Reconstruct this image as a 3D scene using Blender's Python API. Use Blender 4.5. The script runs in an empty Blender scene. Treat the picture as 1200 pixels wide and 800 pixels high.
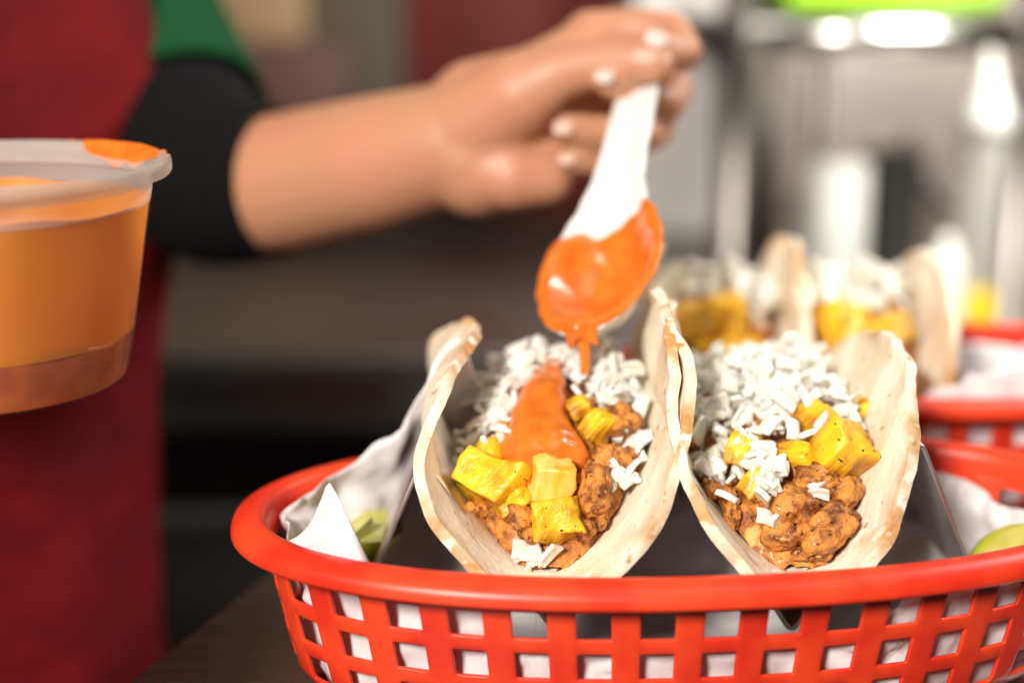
import bpy, bmesh, math, random
from mathutils import Vector, Matrix, Euler, noise
random.seed(7)
S = 0.01                                    # all coordinates below are centimetres
scn = bpy.context.scene
C = scn.collection

# ------------------------------------------------------------------ camera
PITCH = math.radians(14.5); ZC = 20.4; FPX = 1200 * 50 / 36
SP, CP = math.sin(PITCH), math.cos(PITCH)
cam = bpy.data.cameras.new('camera'); cam.lens = 50; cam.sensor_width = 36
cam.clip_start = 0.01; cam.clip_end = 60
cam.dof.use_dof = True; cam.dof.focus_distance = 0.425; cam.dof.aperture_fstop = 3.1
co = bpy.data.objects.new('camera', cam); C.objects.link(co)
co.location = (0, 0, ZC * S); co.rotation_euler = (math.pi / 2 - PITCH, 0, 0)
scn.camera = co

# ------------------------------------------------------------------ light
w = bpy.data.worlds.new('World'); scn.world = w; w.use_nodes = True
w.node_tree.nodes['Background'].inputs[0].default_value = (1.0, 0.93, 0.86, 1)
w.node_tree.nodes['Background'].inputs[1].default_value = 0.07

def area(name, loc, target, size, power, col):
    l = bpy.data.lights.new(name, 'AREA'); l.shape = 'RECTANGLE'; l.size = size[0] * S; l.size_y = size[1] * S
    l.energy = power; l.color = col
    o = bpy.data.objects.new(name, l); C.objects.link(o)
    o.location = Vector(loc) * S
    o.rotation_euler = (Vector(target) - Vector(loc)).to_track_quat('-Z', 'Y').to_euler()
    return o
area('window_light', (-52, -82, 86), (6, 46, 4), (26, 30), 42, (1.0, 0.93, 0.84))
area('kitchen_light', (74, 84, 62), (40, 170, 8), (60, 36), 27, (1.0, 0.96, 0.9))
area('ceiling_light', (30, 30, 160), (10, 45, 5), (120, 60), 3.5, (1.0, 0.94, 0.88))

scn.view_settings.view_transform = 'Standard'; scn.view_settings.look = 'None'
scn.view_settings.exposure = 0; scn.view_settings.gamma = 1; scn.view_settings.use_curve_mapping = False
scn.render.engine = 'CYCLES'
scn.cycles.use_denoising = True
try: scn.cycles.denoiser = 'OPENIMAGEDENOISE'
except Exception: pass
scn.cycles.max_bounces = 8; scn.cycles.sample_clamp_indirect = 6
scn.cycles.caustics_reflective = False; scn.cycles.caustics_refractive = False

# ------------------------------------------------------------------ helpers
def at(px, py, D):
    x = (px - 600) / FPX * D; v = (py - 400) / FPX * D
    return Vector((x, D * CP - v * SP, ZC - D * SP - v * CP))
def atz(px, py, z):
    v = (py - 400) / FPX
    return at(px, py, (ZC - z) / (SP + v * CP))
def aty(px, py, y):
    v = (py - 400) / FPX
    return at(px, py, y / (CP - v * SP))

ORI = {}
def origin(o):
    return ORI.get(o.name, Vector((0, 0, 0)))
def tag(o, label=None, cat=None, group=None, kind=None):
    if label: o['label'] = label
    if cat: o['category'] = cat
    if group: o['group'] = group
    if kind: o['kind'] = kind
    return o
def thing(name, loc, label, cat, group=None):
    o = bpy.data.objects.new(name, None); C.objects.link(o); o.empty_display_size = 0.01
    o.location = Vector(loc) * S; ORI[o.name] = Vector(loc)
    return tag(o, label, cat, group)
def obj(name, vf, mat, parent=None, smooth=True, base=None):
    """vf = (verts in world cm, faces); parented meshes are stored relative to the thing's base"""
    verts, faces = vf
    og = origin(parent) if parent else (Vector(base) if base else Vector((0, 0, 0)))
    me = bpy.data.meshes.new(name)
    me.from_pydata([(Vector(v) - og) * S for v in verts], [], faces)
    me.update()
    if smooth: me.polygons.foreach_set('use_smooth', [True] * len(me.polygons))
    if mat: me.materials.append(mat)
    o = bpy.data.objects.new(name, me); C.objects.link(o)
    if parent: o.parent = parent
    else: o.location = og * S
    ORI[o.name] = og
    return o
def inst(name, me, loc, rot, scale, parent):
    o = bpy.data.objects.new(name, me); C.objects.link(o); o.parent = parent
    o.location = (Vector(loc) - origin(parent)) * S
    o.rotation_euler = rot; o.scale = scale
    ORI[o.name] = Vector(loc)
    return o
def mod(o, typ, **k):
    m = o.modifiers.new(typ.lower(), typ)
    for a, b in k.items(): setattr(m, a, b)
    return m
def grid(fn, nu, nv, wrapu=False):
    V = []; F = []
    for i in range(nu):
        for j in range(nv): V.append(fn(i / (nu - (0 if wrapu else 1)), j / (nv - 1)))
    for i in range(nu if wrapu else nu - 1):
        for j in range(nv - 1):
            a = i * nv + j; b = ((i + 1) % nu) * nv + j
            F.append((a, b, b + 1, a + 1))
    return V, F
def bvf(bm):
    bm.verts.index_update()
    return [v.co.copy() for v in bm.verts], [[v.index for v in f.verts] for f in bm.faces]
def box(c, d, rotz=0, bev=0.0, seg=2):
    bm = bmesh.new(); bmesh.ops.create_cube(bm, size=1)
    for v in bm.verts: v.co = Vector((v.co.x * d[0], v.co.y * d[1], v.co.z * d[2]))
    if bev: bmesh.ops.bevel(bm, geom=bm.edges[:], offset=bev, segments=seg, affect='EDGES', profile=0.5)
    M = Matrix.Translation(c) @ Matrix.Rotation(rotz, 4, 'Z')
    for v in bm.verts: v.co = M @ v.co
    r = bvf(bm); bm.free(); return r
def lathe(c, prof, n=40, ax=None):
    c = Vector(c)
    q = Vector((0, 0, 1)).rotation_difference(Vector(ax).normalized()) if ax else None
    def fn(u, v):
        k = min(int(round(v * (len(prof) - 1))), len(prof) - 1)
        r, z = prof[k]
        p = Vector((r * math.cos(u * 2 * math.pi), r * math.sin(u * 2 * math.pi), z))
        return c + (q @ p if q else p)
    return grid(fn, n, len(prof), True)
def tube(pts, rad, n=12, cap=True):
    P = [Vector(p) for p in pts]; V = []; F = []
    R = rad if isinstance(rad, (list, tuple)) else [rad] * len(P)
    up = Vector((0.12, 0.2, 1)).normalized()
    for i, p in enumerate(P):
        d = (P[min(i + 1, len(P) - 1)] - P[max(i - 1, 0)]).normalized()
        a = d.cross(up)
        if a.length < 0.05: a = d.cross(Vector((1, 0, 0)))
        a.normalize(); b = d.cross(a)
        for k in range(n):
            t = 2 * math.pi * k / n
            V.append(p + (a * math.cos(t) + b * math.sin(t)) * R[i])
    for i in range(len(P) - 1):
        for k in range(n):
            F.append((i * n + k, i * n + (k + 1) % n, (i + 1) * n + (k + 1) % n, (i + 1) * n + k))
    if cap:
        F.append(tuple(range(n - 1, -1, -1))); F.append(tuple(range((len(P) - 1) * n, len(P) * n)))
    return V, F
def merge(*vfs):
    V = []; F = []
    for v, f in vfs:
        o = len(V); V += list(v); F += [tuple(i + o for i in q) for q in f]
    return V, F
def interp(t, tab):
    if t <= tab[0][0]: return tab[0][1]
    for (a, x), (b, y) in zip(tab, tab[1:]):
        if t <= b:
            k = (t - a) / (b - a); k = k * k * (3 - 2 * k)
            return x + (y - x) * k
    return tab[-1][1]
def lin(t, tab):
    if t <= tab[0][0]: return tab[0][1]
    for (a, x), (b, y) in zip(tab, tab[1:]):
        if t <= b: return x + (y - x) * (t - a) / (b - a)
    return tab[-1][1]
def catmull(pts, n=14):
    P = [Vector(p) for p in pts]; P = [2 * P[0] - P[1]] + P + [2 * P[-1] - P[-2]]; out = []
    for i in range(1, len(P) - 2):
        for k in range(n):
            t = k / n; a, b, c, d = P[i - 1:i + 3]
            out.append(0.5 * ((2 * b) + (c - a) * t + (2 * a - 5 * b + 4 * c - d) * t * t + (3 * b - a - 3 * c + d) * t ** 3))
    out.append(P[-2].copy()); return out
def nz(x, y, z, s=1.0):
    return noise.noise(Vector((x, y, z)) * s)

# ------------------------------------------------------------------ materials
def mat(name, col, rough=0.5, metal=0.0, sss=0.0, sssr=(1, 0.4, 0.2), sssc=0.3, spec=0.5, noise_col=None, noise_scale=3.0, lo=0.4, hi=0.65,
        bump=0.0, bump_scale=20.0, bump_dist=0.05, trans=0.0, ior=1.45, coat=0.0, aniso=None, detail=4, rough2=None):
    m = bpy.data.materials.new(name); m.use_nodes = True
    nt = m.node_tree; N = nt.nodes; L = nt.links; b = N['Principled BSDF']
    b.inputs['Base Color'].default_value = (*col, 1); b.inputs['Roughness'].default_value = rough
    b.inputs['Metallic'].default_value = metal; b.inputs['Specular IOR Level'].default_value = spec
    b.inputs['IOR'].default_value = ior; b.inputs['Transmission Weight'].default_value = trans
    b.inputs['Coat Weight'].default_value = coat
    if sss:
        b.inputs['Subsurface Weight'].default_value = sss
        b.inputs['Subsurface Radius'].default_value = sssr
        b.inputs['Subsurface Scale'].default_value = sssc * S
    tc = N.new('ShaderNodeTexCoord'); mp = N.new('ShaderNodeMapping')
    L.new(tc.outputs['Object'], mp.inputs['Vector'])
    mp.inputs['Scale'].default_value = aniso if aniso else (1, 1, 1)
    m['_'] = 0; del m['_']
    if noise_col:
        t = N.new('ShaderNodeTexNoise'); t.inputs['Scale'].default_value = noise_scale / S; t.inputs['Detail'].default_value = detail
        L.new(mp.outputs[0], t.inputs['Vector'])
        r = N.new('ShaderNodeMapRange'); r.interpolation_type = 'SMOOTHSTEP'
        r.inputs['From Min'].default_value = lo; r.inputs['From Max'].default_value = hi
        L.new(t.outputs['Fac'], r.inputs['Value'])
        mx = N.new('ShaderNodeMix'); mx.data_type = 'RGBA'
        mx.inputs[6].default_value = (*col, 1); mx.inputs[7].default_value = (*noise_col, 1)
        L.new(r.outputs[0], mx.inputs[0]); L.new(mx.outputs[2], b.inputs['Base Color'])
        if rough2 is not None:
            r2 = N.new('ShaderNodeMapRange'); r2.inputs['To Min'].default_value = rough; r2.inputs['To Max'].default_value = rough2
            L.new(r.outputs[0], r2.inputs['Value']); L.new(r2.outputs[0], b.inputs['Roughness'])
    if bump:
        t2 = N.new('ShaderNodeTexNoise'); t2.inputs['Scale'].default_value = bump_scale / S; t2.inputs['Detail'].default_value = 5
        L.new(mp.outputs[0], t2.inputs['Vector'])
        bp = N.new('ShaderNodeBump'); bp.inputs['Strength'].default_value = bump; bp.inputs['Distance'].default_value = bump_dist * S
        L.new(t2.outputs['Fac'], bp.inputs['Height']); L.new(bp.outputs[0], b.inputs['Normal'])
    return m
def clear_mat(name, col, clear, gloss=0.12, rough=0.15, milky=0.5):
    m = bpy.data.materials.new(name); m.use_nodes = True; nt = m.node_tree; N = nt.nodes; L = nt.links
    N.remove(N['Principled BSDF']); out = [n for n in N if n.type == 'OUTPUT_MATERIAL'][0]
    tr = N.new('ShaderNodeBsdfTransparent'); tr.inputs[0].default_value = (*col, 1)
    df = N.new('ShaderNodeBsdfDiffuse'); df.inputs[0].default_value = (*col, 1)
    tl = N.new('ShaderNodeBsdfTranslucent'); tl.inputs[0].default_value = (*col, 1)
    gl = N.new('ShaderNodeBsdfGlossy'); gl.inputs['Roughness'].default_value = rough
    a = N.new('ShaderNodeMixShader'); a.inputs[0].default_value = milky; L.new(df.outputs[0], a.inputs[1]); L.new(tl.outputs[0], a.inputs[2])
    b = N.new('ShaderNodeMixShader'); b.inputs[0].default_value = clear; L.new(a.outputs[0], b.inputs[1]); L.new(tr.outputs[0], b.inputs[2])
    fr = N.new('ShaderNodeLayerWeight'); fr.inputs[0].default_value = gloss
    c = N.new('ShaderNodeMixShader'); fm = N.new('ShaderNodeMath'); fm.operation = 'MULTIPLY'; fm.inputs[1].default_value = 0.3; L.new(fr.outputs['Fresnel'], fm.inputs[0]); L.new(fm.outputs[0], c.inputs[0]); L.new(b.outputs[0], c.inputs[1]); L.new(gl.outputs[0], c.inputs[2])
    L.new(c.outputs[0], out.inputs[0]); return m
def node_mix(nt, fac, a, bcol):
    mx = nt.nodes.new('ShaderNodeMix'); mx.data_type = 'RGBA'
    nt.links.new(fac, mx.inputs[0])
    if isinstance(a, tuple): mx.inputs[6].default_value = (*a, 1)
    else: nt.links.new(a, mx.inputs[6])
    mx.inputs[7].default_value = (*bcol, 1)
    return mx.outputs[2]

def tortilla_material():
    m = mat('tortilla', (0.78, 0.62, 0.44), 0.7, sss=0.2, sssr=(1, 0.6, 0.3), sssc=0.25, spec=0.25,
            bump=0.5, bump_scale=4.0, bump_dist=0.08)
    nt = m.node_tree; N = nt.nodes; L = nt.links; b = N['Principled BSDF']; tc = [n for n in N if n.type == 'TEX_COORD'][0]
    def spots(scale, lo, hi, detail=3, off=0.0):
        mp = N.new('ShaderNodeMapping'); mp.inputs['Location'].default_value = (off, off * 2, 0); L.new(tc.outputs['Object'], mp.inputs['Vector'])
        t = N.new('ShaderNodeTexNoise'); t.inputs['Scale'].default_value = scale / S; t.inputs['Detail'].default_value = detail
        L.new(mp.outputs[0], t.inputs['Vector'])
        r = N.new('ShaderNodeMapRange'); r.interpolation_type = 'SMOOTHSTEP'; r.inputs['From Min'].default_value = lo; r.inputs['From Max'].default_value = hi
        L.new(t.outputs['Fac'], r.inputs['Value']); return r.outputs[0]
    c1 = node_mix(nt, spots(0.55, 0.42, 0.72), (0.90, 0.82, 0.67), (0.84, 0.70, 0.50))       # dough tone
    at_ = N.new('ShaderNodeAttribute'); at_.attribute_name = 'edge'
    mul = N.new('ShaderNodeMath'); mul.operation = 'MULTIPLY'
    L.new(at_.outputs['Fac'], mul.inputs[0]); L.new(spots(0.4, 0.40, 0.65, 5, 0.3), mul.inputs[1])
    c2 = node_mix(nt, mul.outputs[0], c1, (0.55, 0.28, 0.09))                                 # toasted edge
    c2 = node_mix(nt, spots(3.2, 0.55, 0.80, 4, 2.2), c2, (0.84, 0.70, 0.51))
    c2 = node_mix(nt, spots(1.6, 0.56, 0.70, 5, 3.1), c2, (0.92, 0.86, 0.75))
    c3 = node_mix(nt, spots(0.6, 0.64, 0.80, 4, 0.7), c2, (0.58, 0.35, 0.15))                 # griddle spots
    c3 = node_mix(nt, spots(1.7, 0.66, 0.74, 3, 5.1), c3, (0.52, 0.29, 0.10))
    c4 = node_mix(nt, spots(2.6, 0.74, 0.80, 2, 1.3), c3, (0.10, 0.05, 0.02))                 # char specks
    L.new(c4, b.inputs['Base Color'])
    return m
M = {}
M['tortilla'] = tortilla_material()
M['red'] = mat('red_plastic', (0.86, 0.062, 0.018), 0.36, sss=0.12, sssr=(1, 0.1, 0.05), sssc=0.15, bump=0.06, bump_scale=6, bump_dist=0.04, noise_col=(0.70, 0.03, 0.012), noise_scale=0.4)
M['steel'] = mat('polished_steel', (0.84, 0.79, 0.80), 0.38, 1.0, bump=0.05, bump_scale=8, bump_dist=0.02, noise_col=(0.72, 0.68, 0.69), noise_scale=0.5, rough2=0.46)
M['counter'] = mat('worn_steel', (0.26, 0.245, 0.24), 0.27, 1.0, noise_col=(0.28, 0.265, 0.26), noise_scale=3.0, aniso=(0.04, 2.6, 1), bump=0.03, bump_scale=5, bump_dist=0.01, detail=7, rough2=0.36)
M['paper'] = mat('wax_paper', (0.90, 0.87, 0.88), 0.42, sss=0.0, bump=0.25, bump_scale=2.0, bump_dist=0.08, noise_col=(0.86, 0.82, 0.84), noise_scale=0.6)
M['chicken'] = mat('grilled_chicken', (0.68, 0.27, 0.05), 0.46, sss=0.15, sssc=0.15, noise_col=(0.19, 0.05, 0.012), noise_scale=1.1, lo=0.40, hi=0.66, bump=1.0, bump_scale=4.5, bump_dist=0.13, coat=0.1, detail=8)
def add_spots(m, specs):
    nt = m.node_tree; N = nt.nodes; L = nt.links; b = N['Principled BSDF']; tc = [n for n in N if n.type == 'TEX_COORD'][0]
    src = b.inputs['Base Color'].links[0].from_socket
    for scale, lo, hi, det, col in specs:
        t = N.new('ShaderNodeTexNoise'); t.inputs['Scale'].default_value = scale / S; t.inputs['Detail'].default_value = det; L.new(tc.outputs['Object'], t.inputs['Vector'])
        r = N.new('ShaderNodeMapRange'); r.inputs['From Min'].default_value = lo; r.inputs['From Max'].default_value = hi; L.new(t.outputs['Fac'], r.inputs['Value'])
        src = node_mix(nt, r.outputs[0], src, col)
    L.new(src, b.inputs['Base Color'])
add_spots(M['chicken'], [(2.2, 0.55, 0.68, 6, (0.14, 0.035, 0.010)), (1.6, 0.60, 0.72, 5, (0.80, 0.42, 0.13)), (5.0, 0.64, 0.70, 3, (0.035, 0.012, 0.006))])
M['filling'] = mat('filling_sauce', (0.30, 0.12, 0.03), 0.5, noise_col=(0.13, 0.05, 0.02), noise_scale=1.2, bump=0.8, bump_scale=2.5, bump_dist=0.1)
M['onion'] = mat('diced_onion', (0.90, 0.885, 0.82), 0.14, sss=0.8, sssr=(1, 0.95, 0.85), sssc=0.22, bump=0.25, bump_scale=4, bump_dist=0.03, noise_col=(0.84, 0.82, 0.71), noise_scale=1.2)
M['sauce'] = mat('orange_sauce', (0.76, 0.195, 0.02), 0.2, sss=0.25, sssr=(1, 0.4, 0.08), sssc=0.25, noise_col=(0.64, 0.145, 0.014), noise_scale=1.6, bump=0.15, bump_scale=4.0, bump_dist=0.04, coat=0.3, detail=6)
M['china'] = mat('white_china', (0.84, 0.84, 0.82), 0.18, sss=0.1, sssr=(1, 1, 0.9), bump=0.02)
def thin_mix(m, w, clear=0.0):
    nt = m.node_tree; N = nt.nodes; L = nt.links; b = N['Principled BSDF']; out = [n for n in N if n.type == 'OUTPUT_MATERIAL'][0]
    tl = N.new('ShaderNodeBsdfTranslucent'); src = b.inputs['Base Color']
    if src.links: L.new(src.links[0].from_socket, tl.inputs[0])
    else: tl.inputs[0].default_value = src.default_value
    a = N.new('ShaderNodeMixShader'); a.inputs[0].default_value = w
    L.new(b.outputs[0], a.inputs[1]); L.new(tl.outputs[0], a.inputs[2]); last = a
    if clear:
        tp = N.new('ShaderNodeBsdfTransparent'); tp.inputs[0].default_value = (0.98, 0.97, 0.92, 1)
        c = N.new('ShaderNodeMixShader'); c.inputs[0].default_value = clear
        L.new(a.outputs[0], c.inputs[1]); L.new(tp.outputs[0], c.inputs[2]); last = c
    L.new(last.outputs[0], out.inputs[0])
thin_mix(M['onion'], 0.10)
M['lime'] = mat('lime_flesh', (0.76, 0.70, 0.20), 0.3, sss=0.4, sssr=(1, 1, 0.3), noise_col=(0.66, 0.64, 0.12), noise_scale=1.2, bump=0.4, bump_scale=3)
M['limeskin'] = mat('lime_skin', (0.50, 0.54, 0.02), 0.35, noise_col=(0.58, 0.52, 0.02), noise_scale=0.7, bump=0.25, bump_scale=7)
def pineapple_material():
    m = mat('grilled_pineapple', (0.90, 0.54, 0.02), 0.30, sss=0.25, sssr=(1, 0.6, 0.1), sssc=0.25, noise_col=(0.86, 0.46, 0.014), noise_scale=3.5, lo=0.42, hi=0.68,
            aniso=(1, 1, 0.12), bump=0.9, bump_scale=5.0, bump_dist=0.10, detail=6)
    nt = m.node_tree; N = nt.nodes; L = nt.links; b = N['Principled BSDF']
    src = b.inputs['Base Color'].links[0].from_socket
    tc = [n for n in N if n.type == 'TEX_COORD'][0]
    def sp(scale, lo, hi, det):
        t = N.new('ShaderNodeTexNoise'); t.inputs['Scale'].default_value = scale / S; t.inputs['Detail'].default_value = det; L.new(tc.outputs['Object'], t.inputs['Vector'])
        r = N.new('ShaderNodeMapRange'); r.inputs['From Min'].default_value = lo; r.inputs['From Max'].default_value = hi; L.new(t.outputs['Fac'], r.inputs['Value']); return r.outputs[0]
    c = node_mix(nt, sp(0.8, 0.47, 0.68, 8), src, (0.40, 0.125, 0.010))
    c = node_mix(nt, sp(5.5, 0.72, 0.75, 1), c, (0.05, 0.022, 0.01))
    L.new(c, b.inputs['Base Color']); return m
M['pineapple'] = pineapple_material()
M['pineapple_pale'] = mat('pale_pineapple', (0.88, 0.60, 0.16), 0.24, sss=0.3, sssr=(1, 0.7, 0.2), sssc=0.25, noise_col=(0.86, 0.47, 0.04), noise_scale=1.3, aniso=(1, 1, 0.25), bump=0.8, bump_scale=4.2, bump_dist=0.08, detail=6)

# ================================================================== SETTING
# counter: a steel slab; its left edge runs away from the camera
ZT = -2.0
cl = [(-15.6, 34.5), (-12.8, 42.1), (-9.6, 51.0), (-4.2, 66), (2.4, 84)]
cv = [(x, y) for x, y in cl] + [(120, 84), (120, -12), (-29.5, -12)]
def slab(poly, z0, z1):
    n = len(poly); V = [(x, y, z1) for x, y in poly] + [(x, y, z0) for x, y in poly]
    F = [tuple(range(n - 1, -1, -1)), tuple(range(n, 2 * n))]
    F += [(i, (i + 1) % n, n + (i + 1) % n, n + i) for i in range(n)]
    return V, F
k = obj('counter', slab(cv, ZT - 4, ZT), M['counter'], smooth=False); tag(k, kind='structure')
mod(k, 'BEVEL', width=0.004, segments=3)
M['cabinet'] = mat('dark_cabinet', (0.05, 0.045, 0.04), 0.5, noise_col=(0.035, 0.03, 0.028), noise_scale=0.1)
cb = obj('counter_base', slab([(x + 6 if x < 10 else x, y - 3 if y > 0 else y + 3) for x, y in cv], -90, ZT - 4.0), M['cabinet'], smooth=False); tag(cb, kind='structure')
M['floor'] = mat('tile_floor', (0.10, 0.085, 0.075), 0.5, noise_col=(0.07, 0.06, 0.055), noise_scale=0.05)
fl = obj('floor', ([(-400, -200, -90), (400, -200, -90), (400, 400, -90), (-400, 400, -90)], [(0, 1, 2, 3)]), M['floor'], smooth=False); tag(fl, kind='structure')
M['wall'] = mat('brown_wall', (0.16, 0.12, 0.09), 0.7, noise_col=(0.12, 0.09, 0.07), noise_scale=0.05)
bw = obj('back_wall', box((0, 204, 30), (800, 8, 240)), M['wall'], smooth=False); tag(bw, kind='structure')

# lower back counter
M['brushed'] = mat('brushed_steel', (0.36, 0.34, 0.31), 0.38, 1.0, noise_col=(0.27, 0.25, 0.23), noise_scale=0.06, rough2=0.5)
bc = thing('back_counter', (0, 140, -90), 'long low steel work counter along the back wall behind the forearm', 'counter')
obj('worktop', box((10, 155, -11), (330, 86, 3), bev=0.6), M['brushed'], bc)
obj('front_lip', box((10, 113.6, -14.5), (330, 1.2, 4), bev=0.3), M['brushed'], bc)
obj('cabinet', box((10, 158, -52), (320, 78, 76), bev=0.6), M['cabinet'], bc)
obj('rail', tube([(-150, 112, -24), (170, 112, -24)], 1.1), M['brushed'], bc)

# ================================================================== BASKET
SE = 2.2
def oval(th, off, B):
    cx, cy, a, b, rot = B
    c_, s_ = math.cos(th), math.sin(th)
    x = (a - off) * math.copysign(abs(c_) ** (2 / SE), c_); y = (b - off) * math.copysign(abs(s_) ** (2 / SE), s_)
    return cx + x * math.cos(rot) - y * math.sin(rot), cy + x * math.sin(rot) + y * math.cos(rot)
def even_angles(n, off, B):
    T = [2 * math.pi * i / 2000 for i in range(2001)]; P = [Vector(oval(t, off, B)) for t in T]
    d = [0]
    for a, b in zip(P, P[1:]): d.append(d[-1] + (b - a).length)
    out = []; j = 0
    for i in range(n):
        g = d[-1] * i / n
        while d[j + 1] < g: j += 1
        out.append(T[j] + (T[j + 1] - T[j]) * (g - d[j]) / (d[j + 1] - d[j]))
    return out
ZR = 4.3
def wall_off(z): return 1.0 + (3.75 - z) * 0.20 + (0.0 if z > -0.3 else (-0.3 - z) ** 2 * 0.45)
def build_basket(B, label, z0=0.0):
    t = thing('serving_basket', (B[0], B[1], ZT), label, 'basket', 'red oval serving baskets')
    A = even_angles(220, 0.6, B)
    prof = [(1.20, 3.45), (1.17, 3.8), (1.12, 4.05), (1.02, 4.2), (0.86, 4.28), (0.62, 4.28), (0.38, 4.22), (0.18, 4.12), (0.07, 4.02), (0.02, 3.9), (0.0, 3.78), (0.0, 3.68), (0.04, 3.61), (0.12, 3.59),
            (0.18, 3.64), (0.22, 3.8), (0.34, 3.95), (0.55, 4.04), (0.8, 4.04), (0.93, 3.9), (0.97, 3.7), (1.0, 3.45)]
    V = []; F = []; n = len(prof)
    for a in A:
        for o, z in prof:
            x, y = oval(a, o, B); V.append((x, y, z0 + z))
    for i in range(len(A)):
        for j in range(n - 1):
            p = i * n + j; q = ((i + 1) % len(A)) * n + j
            F.append((p, p + 1, q + 1, q))
    r = obj('rim', (V, F), M['red'], t)
    # lattice wall with square openings, one moulded piece
    NH = 34; A2 = even_angles(NH * 11, 1.8, B)
    zs = [3.72, 3.00, 2.86, 2.24, 2.10, 1.62, 1.48, 0.86, 0.72, 0.24, 0.10, -0.52, -0.66, -1.0, -1.4, ZT + 0.12]
    hole_rows = {1, 2, 3, 5, 6, 7, 9, 10, 11}; V = []; F = []
    n = len(zs)
    for a in A2:
        for z in zs:
            x, y = oval(a, wall_off(z), B); V.append((x, y, z0 + z + 0.06))
    core = {2, 6, 10}
    for i in range(NH * 11):
        kx = i % 11
        for j in range(n - 1):
            hole = (j in hole_rows and 2 <= kx <= 7)
            if hole: continue
            p = i * n + j; q = ((i + 1) % (NH * 11)) * n + j
            F.append((p, p + 1, q + 1, q))
    wl = obj('lattice_wall', (V, F), M['red'], t)
    mod(wl, 'SOLIDIFY', thickness=0.0014, offset=0)
    mod(wl, 'BEVEL', width=0.0004, segments=2, limit_method='ANGLE', angle_limit=math.radians(50))
    V = []; F = []
    for kz, (o, z) in enumerate([(wall_off(ZT + 0.1) - 0.12, ZT + 0.25), (wall_off(ZT + 0.1) - 0.08, ZT + 0.06)]):
        for a in even_angles(90, 2, B):
            x, y = oval(a, o, B); V.append((x, y, z0 + z))
    F = [tuple(range(90)), tuple(range(179, 89, -1))] + [(i, 90 + i, 90 + (i + 1) % 90, (i + 1) % 90) for i in range(90)]
    obj('floor', (V, F), M['red'], t, smooth=False)
    return t
B1 = (5.5, 42.75, 14.3, 7.1, math.radians(5))
B2 = (18.5, 59.6, 14.3, 6.95, math.radians(2))
build_basket(B1, 'red plastic oval basket in sharp focus in front, holding two tacos')
build_basket(B2, 'blurred red plastic oval basket behind the front one on the right')

def liner(B, hfun, seed, label, z0=0.0):
    t0 = thing('paper_liner', (B[0], B[1], ZT + 0.3), label, 'paper', 'wax paper basket liners')
    nu, nr = 260, 46
    def fn(u, v):
        th = u * 2 * math.pi
        # radial path: across the floor then up the wall to height hfun
        H = hfun(th)
        fl_len = 0.62
        if v < fl_len:
            k = v / fl_len
            off = (B[3] - 0.2) * (1 - k) + (wall_off(-0.6) + 0.35) * k
            z = ZT + 0.36 + 0.25 * k ** 3
            amp = 0.22 * k
        else:
            k = (v - fl_len) / (1 - fl_len)
            z = ZT + 0.61 + (H - ZT - 0.61) * k
            off = wall_off(min(z, 3.6)) + 0.30
            if z > 3.6: off += 0.25 * (z - 3.6)
            amp = 0.22 + 0.25 * k
        a, b = B[2], B[3]
        cx, cy, rot = B[0], B[1], B[4]
        c_, s_ = math.cos(th), math.sin(th)
        kk = 1.0
        if v < fl_len:
            k = v / fl_len; o2 = wall_off(-0.6) + 0.35
            x = (a - o2) * k * math.copysign(abs(c_) ** (2 / SE), c_); y = (b - o2) * k * math.copysign(abs(s_) ** (2 / SE), s_)
        else:
            x = (a - off) * math.copysign(abs(c_) ** (2 / SE), c_); y = (b - off) * math.copysign(abs(s_) ** (2 / SE), s_)
        px = cx + x * math.cos(rot) - y * math.sin(rot); py = cy + x * math.sin(rot) + y * math.cos(rot)
        # crumple: ridged folds
        f1 = 1 - 2 * abs(nz(px + seed, py, z, 0.42)); f2 = 1 - 2.6 * abs(nz(px, py + seed, z + 9, 1.0))
        d = amp * (0.8 * f1 + 0.6 * f2)
        nx, ny = -math.cos(th), -math.sin(th)
        if v < fl_len: return (px, py, z0 + z + max(0, d) * 0.9)
        return (px + nx * max(d, -0.08) * 0.8, py + ny * max(d, -0.08) * 0.8, z0 + z + 0.3 * amp * f2)
    o = obj('paper_sheet', grid(fn, nu, nr, True), M['paper'], t0)
    mod(o, 'SOLIDIFY', thickness=0.0003)
    return t0
def ang(deg): return math.radians(deg)
def h_front(th):
    d = math.degrees(th) % 360
    tab = [(0, 3.0), (20, 2.6), (40, 3.4), (70, 3.0), (95, 3.2), (112, 4.2), (126, 8.6), (138, 5.2), (152, 4.2), (175, 3.7), (195, 3.5), (209, 3.9), (222, 3.4), (236, 3.0),
           (246, 1.7), (262, 1.45), (275, 1.5), (288, 1.5), (298, 3.0), (315, 3.3), (335, 3.4), (350, 3.9), (360, 3.0)]
    return interp(d, tab)
LINER = liner(B1, h_front, 3.1, 'white wax paper lining the front red basket under the taco holder')
def h_rear(th):
    d = math.degrees(th) % 360
    tab = [(0, 4), (60, 3.4), (130, 4), (180, 4.6), (230, 3.4), (255, 3.6), (275, 5.2), (290, 6.2), (305, 4.6), (330, 6.5), (345, 5.0), (360, 4)]
    return interp(d, tab)
liner(B2, h_rear, 8.4, 'crumpled white wax paper lining the rear red basket')
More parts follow.
